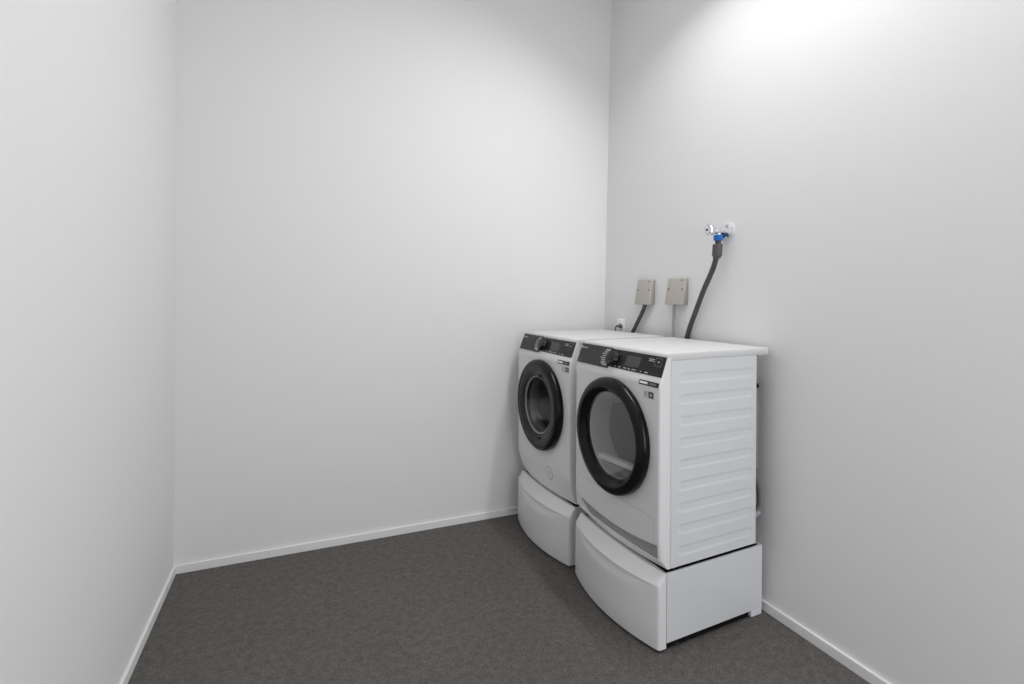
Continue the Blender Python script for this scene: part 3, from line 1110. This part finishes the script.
def wall_things():
    a = socket_box(-0.388, -0.517, 1.343, 1.490, 0.026, 0.049)
    tag(a, 'grey wall box with the thick dark hose coming out below', 'socket box', 'grey socket boxes on the right wall')
    b = socket_box(-0.655, -0.787, 1.347, 1.491, 0.022, 0.047)
    tag(b, 'grey wall box with the thin pale cable coming out below', 'socket box', 'grey socket boxes on the right wall')

    def wp(off, y, z):
        return (wall_x(z) - off, y, z)
    # thick hose from the first box down behind the washing machine
    bm = bmesh.new()
    add_tube(bm, [wp(0.028, -0.4595, 1.350), wp(0.030, -0.458, 1.325), wp(0.031, -0.436, 1.285), wp(0.032, -0.395, 1.225), wp(0.032, -0.354, 1.165), wp(0.034, -0.315, 1.09), wp(0.036, -0.30, 0.98)],
             0.0118, 16)
    o = obj('cable_conduit', bm, 'hose', None, smooth=50)
    tag(o, 'thick dark grey hose from the wall box down behind the washing machine', 'hose')
    # thin cable from the second box
    bm = bmesh.new()
    add_tube(bm, [wp(0.030, -0.712, 1.352), wp(0.030, -0.711, 1.28), wp(0.030, -0.708, 1.16), wp(0.030, -0.70, 0.95)], 0.0078, 12)
    o = obj('power_cable', bm, 'cable', None, smooth=50)
    tag(o, 'thin pale grey cable hanging straight from the wall box behind the dryer', 'cable')
    # white socket near the corner, with plug and cable
    r = empty('power_socket', wp(0, -0.196, 1.199))
    bm = bmesh.new()
    add_box(bm, -0.011, 0.0012, -0.041, 0.041, -0.041, 0.041, 0.004, 3)
    obj('socket_plate', bm, 'whitesock', r, smooth=40)
    bm = bmesh.new()
    add_lathe(bm, [(0.024, -0.0105), (0.024, -0.0125), (0.022, -0.013), (0.0205, -0.0125), (0.0205, -0.0108), (0, -0.0108)], (0, 0, 0), 'x', 32)
    obj('socket_well', bm, 'whitesock', r, smooth=40)
    tag(r, 'small white wall socket low in the corner behind the washing machine', 'socket')
    r = empty('power_plug', wp(0.0112, -0.205, 1.196))
    bm = bmesh.new()
    add_lathe(bm, [(0, 0.0), (0.0150, -0.0), (0.0150, -0.009), (0.010, -0.014), (0.0075, -0.026), (0.006, -0.034), (0, -0.035)], (0, 0, 0), 'x', 22)
    obj('plug_body', bm, 'brass', r, smooth=40)
    bm = bmesh.new()
    add_tube(bm, [(-0.032, 0, 0), (-0.0375, 0.003, -0.004), (-0.0395, 0.008, -0.016), (-0.034, 0.014, -0.05), (-0.026, 0.018, -0.12), (-0.022, 0.02, -0.22)], 0.0042, 10)
    obj('cord', bm, 'brass', r, smooth=50)
    tag(r, 'dark plug with a cord in the white corner socket', 'plug')
    # water tap
    y, z = -1.042, 1.713
    r = empty('water_tap', wp(0, y, z))
    bm = bmesh.new()
    add_lathe(bm, [(0.048, 0.0008), (0.048, -0.002), (0.045, -0.0035), (0.0, -0.004)], (0, 0, 0), 'x', 40)
    obj('wall_plate', bm, 'rosette', r, smooth=40)
    bm = bmesh.new()
    add_lathe(bm, [(0.034, -0.0035), (0.033, -0.008), (0.025, -0.014), (0.0135, -0.018), (0.0125, -0.040), (0.016, -0.044), (0.0175, -0.060),
                   (0.016, -0.078), (0.011, -0.084), (0.0095, -0.098), (0, -0.098)], (0, 0, 0), 'x', 36)
    add_lathe(bm, [(0.0, -0.004), (0.012, -0.004), (0.0125, -0.014), (0.011, -0.0205), (0, -0.0205)], (-0.060, 0, 0), 'z', 28)
    obj('valve_body', bm, 'chrome', r, smooth=40)
    bm = bmesh.new()
    prof = [(0.011, -0.080), (0.017, -0.084), (0.024, -0.096), (0.0285, -0.114), (0.0265, -0.126), (0.018, -0.132), (0, -0.133)]
    rings = add_lathe(bm, prof, (0, 0, 0), 'x', 30)
    for ring in rings:
        for i, v in enumerate(ring):
            if len(ring) > 1 and (i // 3) % 2:
                q = 0.90
                v.co.y *= q
                v.co.z *= q
    hd = obj('tap_handle', bm, 'chrome', r, smooth=50)
    bm = bmesh.new()
    add_lathe(bm, [(0.0062, -0.131), (0.0062, -0.1345), (0, -0.1348)], (0, 0, 0), 'x', 18)
    obj('handle_dot', bm, 'navy', hd, smooth=40)
    bm = bmesh.new()
    add_lathe(bm, [(0.0, -0.008), (0.0085, -0.008), (0.0095, -0.018), (0.0085, -0.030), (0, -0.031)], (-0.026, 0, -0.004), 'z', 18)
    obj('drain_cap', bm, 'navy', r, smooth=40)
    tag(r, 'chrome water tap sticking out of the right wall', 'tap')
    # inlet hose with blue nut and grey safety block
    bx_, by_, bz_ = wall_x(1.69) - 0.060, y, 0.0
    r = empty('water_hose', (bx_, by_, 1.16))
    q = 1.16
    bm = bmesh.new()
    n6 = [(0.0, 1.6918), (0.0185, 1.6918), (0.0215, 1.689), (0.0225, 1.678), (0.0215, 1.667), (0.0165, 1.663), (0, 1.663)]
    rings = add_lathe(bm, [(rr, zz - q) for rr, zz in n6], (0, 0, 0), 'z', 24)
    for ring in rings:
        if len(ring) > 1:
            for i, v in enumerate(ring):
                if i % 2:
                    v.co.x *= 0.93
                    v.co.y *= 0.93
    tag(obj('coupling_nut', bm, 'blue', r, smooth=30), 'bright blue ribbed nut')
    bm = bmesh.new()
    add_lathe(bm, [(0.0, 1.667 - q), (0.014, 1.667 - q), (0.0135, 1.652 - q), (0.012, 1.640 - q), (0, 1.640 - q)], (0, 0, 0), 'z', 24)
    obj('hose_neck', bm, 'hose', r, smooth=40)
    bm = bmesh.new()
    add_hexa(bm, [(-0.017, -0.0115, 1.588 - q), (0.017, -0.0115, 1.588 - q), (0.017, 0.0255, 1.588 - q), (-0.017, 0.0255, 1.588 - q),
                  (-0.017, -0.0165, 1.648 - q), (0.017, -0.0165, 1.648 - q), (0.017, 0.0205, 1.648 - q), (-0.017, 0.0205, 1.648 - q)], 0.004, 3)
    add_box(bm, -0.0135, 0.0135, -0.007, 0.023, 1.577 - q, 1.592 - q, 0.004, 2)
    tag(obj('safety_block', bm, 'stopbox', r, smooth=40), 'brown-grey box-shaped shut-off block')
    bm = bmesh.new()
    pts = [(0, 0.008, 1.590), (0.0005, 0.016, 1.568), (0.0015, 0.032, 1.530), (0.004, 0.063, 1.478), (0.0075, 0.0945, 1.430), (0.0125, 0.132, 1.366),
           (0.018, 0.171, 1.296), (0.0255, 0.213, 1.224), (0.033, 0.243, 1.165), (0.036, 0.265, 1.11), (0.034, 0.28, 1.0)]
    add_tube(bm, [(a_, b_, c_ - q) for a_, b_, c_ in pts], 0.0128, 18, ripple=0.0005, pitch=0.008)
    obj('hose_tube', bm, 'hose', r, smooth=60)
    tag(r, 'dark grey water hose with blue nut hanging from the tap behind the dryer', 'hose')


# ------------------------------------------------------------------ build
build_room()
ped = build_pedestal()
ped2 = copy_tree(ped)
GAP = 0.655
place(ped, 0.0, 0.0)
place(ped2, GAP, 0.0)
tag(ped, 'low white drawer pedestal under the tumble dryer, nearest the viewer', 'pedestal', 'drawer pedestals')
tag(ped2, 'low white drawer pedestal under the washing machine, in the corner', 'pedestal', 'drawer pedestals')
dry = machine(True)
place(dry, 0.0, ZB)
tag(dry, 'white tumble dryer with smoked glass door, the nearer machine with its ribbed side in view', 'tumble dryer')
was = machine(False)
place(was, GAP, ZB)
tag(was, 'white washing machine with clear bowl door, the farther machine beside the back wall', 'washing machine')
wall_things()


# ------------------------------------------------------------------ light
def spot(name, loc, energy, size_deg, blend, radius, color=(1, 1, 1), aim=(0, 0, -1)):
    l = bpy.data.lights.new(name, 'SPOT')
    l.energy = energy
    l.spot_size = math.radians(size_deg)
    l.spot_blend = blend
    l.shadow_soft_size = radius
    l.color = color
    o = bpy.data.objects.new(name, l)
    COL.objects.link(o)
    o.location = loc
    o.rotation_euler = Vector(aim).to_track_quat('-Z', 'Y').to_euler()
    return o


def area(name, loc, energy, sx, sy, color=(1, 1, 1), aim=(0, 0, -1)):
    l = bpy.data.lights.new(name, 'AREA')
    l.shape = 'RECTANGLE'
    l.size, l.size_y = sx, sy
    l.energy = energy
    l.color = color
    o = bpy.data.objects.new(name, l)
    COL.objects.link(o)
    o.location = loc
    o.rotation_euler = Vector(aim).to_track_quat('-Z', 'Y').to_euler()
    return o


key = area('ceiling_lamp', (-0.33, -1.50, 3.28), 23.5, 0.10, 1.35)
key.rotation_euler = (0, math.radians(25), 0)      # long side along the wall, turned a little into the room
key.data.spread = math.radians(150)
area('ceiling_fill', (-1.05, -2.2, CEIL - 0.03), 11, 2.0, 3.0)  # unseen fill panel, added for light bounced off the ceiling
area('rear_daylight_fill', (-0.60, ROOM_BACK + 0.02, 1.05), 30, 1.1, 1.9, (0.95, 0.965, 1.0), aim=(0, 1, 0))  # unseen panel added before the solid rear wall as daylight fill

w = bpy.data.worlds.new('world')
SC.world = w
w.use_nodes = True
w.node_tree.nodes['Background'].inputs[0].default_value = (0.8, 0.85, 0.9, 1)
w.node_tree.nodes['Background'].inputs[1].default_value = 0.3

# ------------------------------------------------------------------ camera
f_px, y0, yaw, roll = 489.208, 295.0858, 0.4098, 0.0059
cam = bpy.data.cameras.new('camera')
cam.sensor_fit = 'HORIZONTAL'
cam.sensor_width = 36.0
cam.lens = f_px / 1024 * 36.0
cam.shift_y = (y0 - 342.0) / 1024.0
cam.clip_start = 0.02
co = bpy.data.objects.new('camera', cam)
COL.objects.link(co)
r0 = Vector((math.cos(yaw), -math.sin(yaw), 0))
fw = Vector((math.sin(yaw), math.cos(yaw), 0))
u0 = Vector((0, 0, 1))
c_, s_ = math.cos(roll), math.sin(roll)
R = r0 * c_ + u0 * s_
U = u0 * c_ - r0 * s_
C = Vector((-1.9054, -2.8356, 1.3921))
co.matrix_world = Matrix(((R.x, U.x, -fw.x, C.x), (R.y, U.y, -fw.y, C.y), (R.z, U.z, -fw.z, C.z), (0, 0, 0, 1)))
SC.camera = co

SC.cycles.max_bounces = 14
SC.cycles.diffuse_bounces = 8
SC.view_settings.view_transform = 'Standard'
SC.view_settings.look = 'None'
SC.view_settings.exposure = 0.0
SC.view_settings.gamma = 1.0
SC.view_settings.use_curve_mapping = False
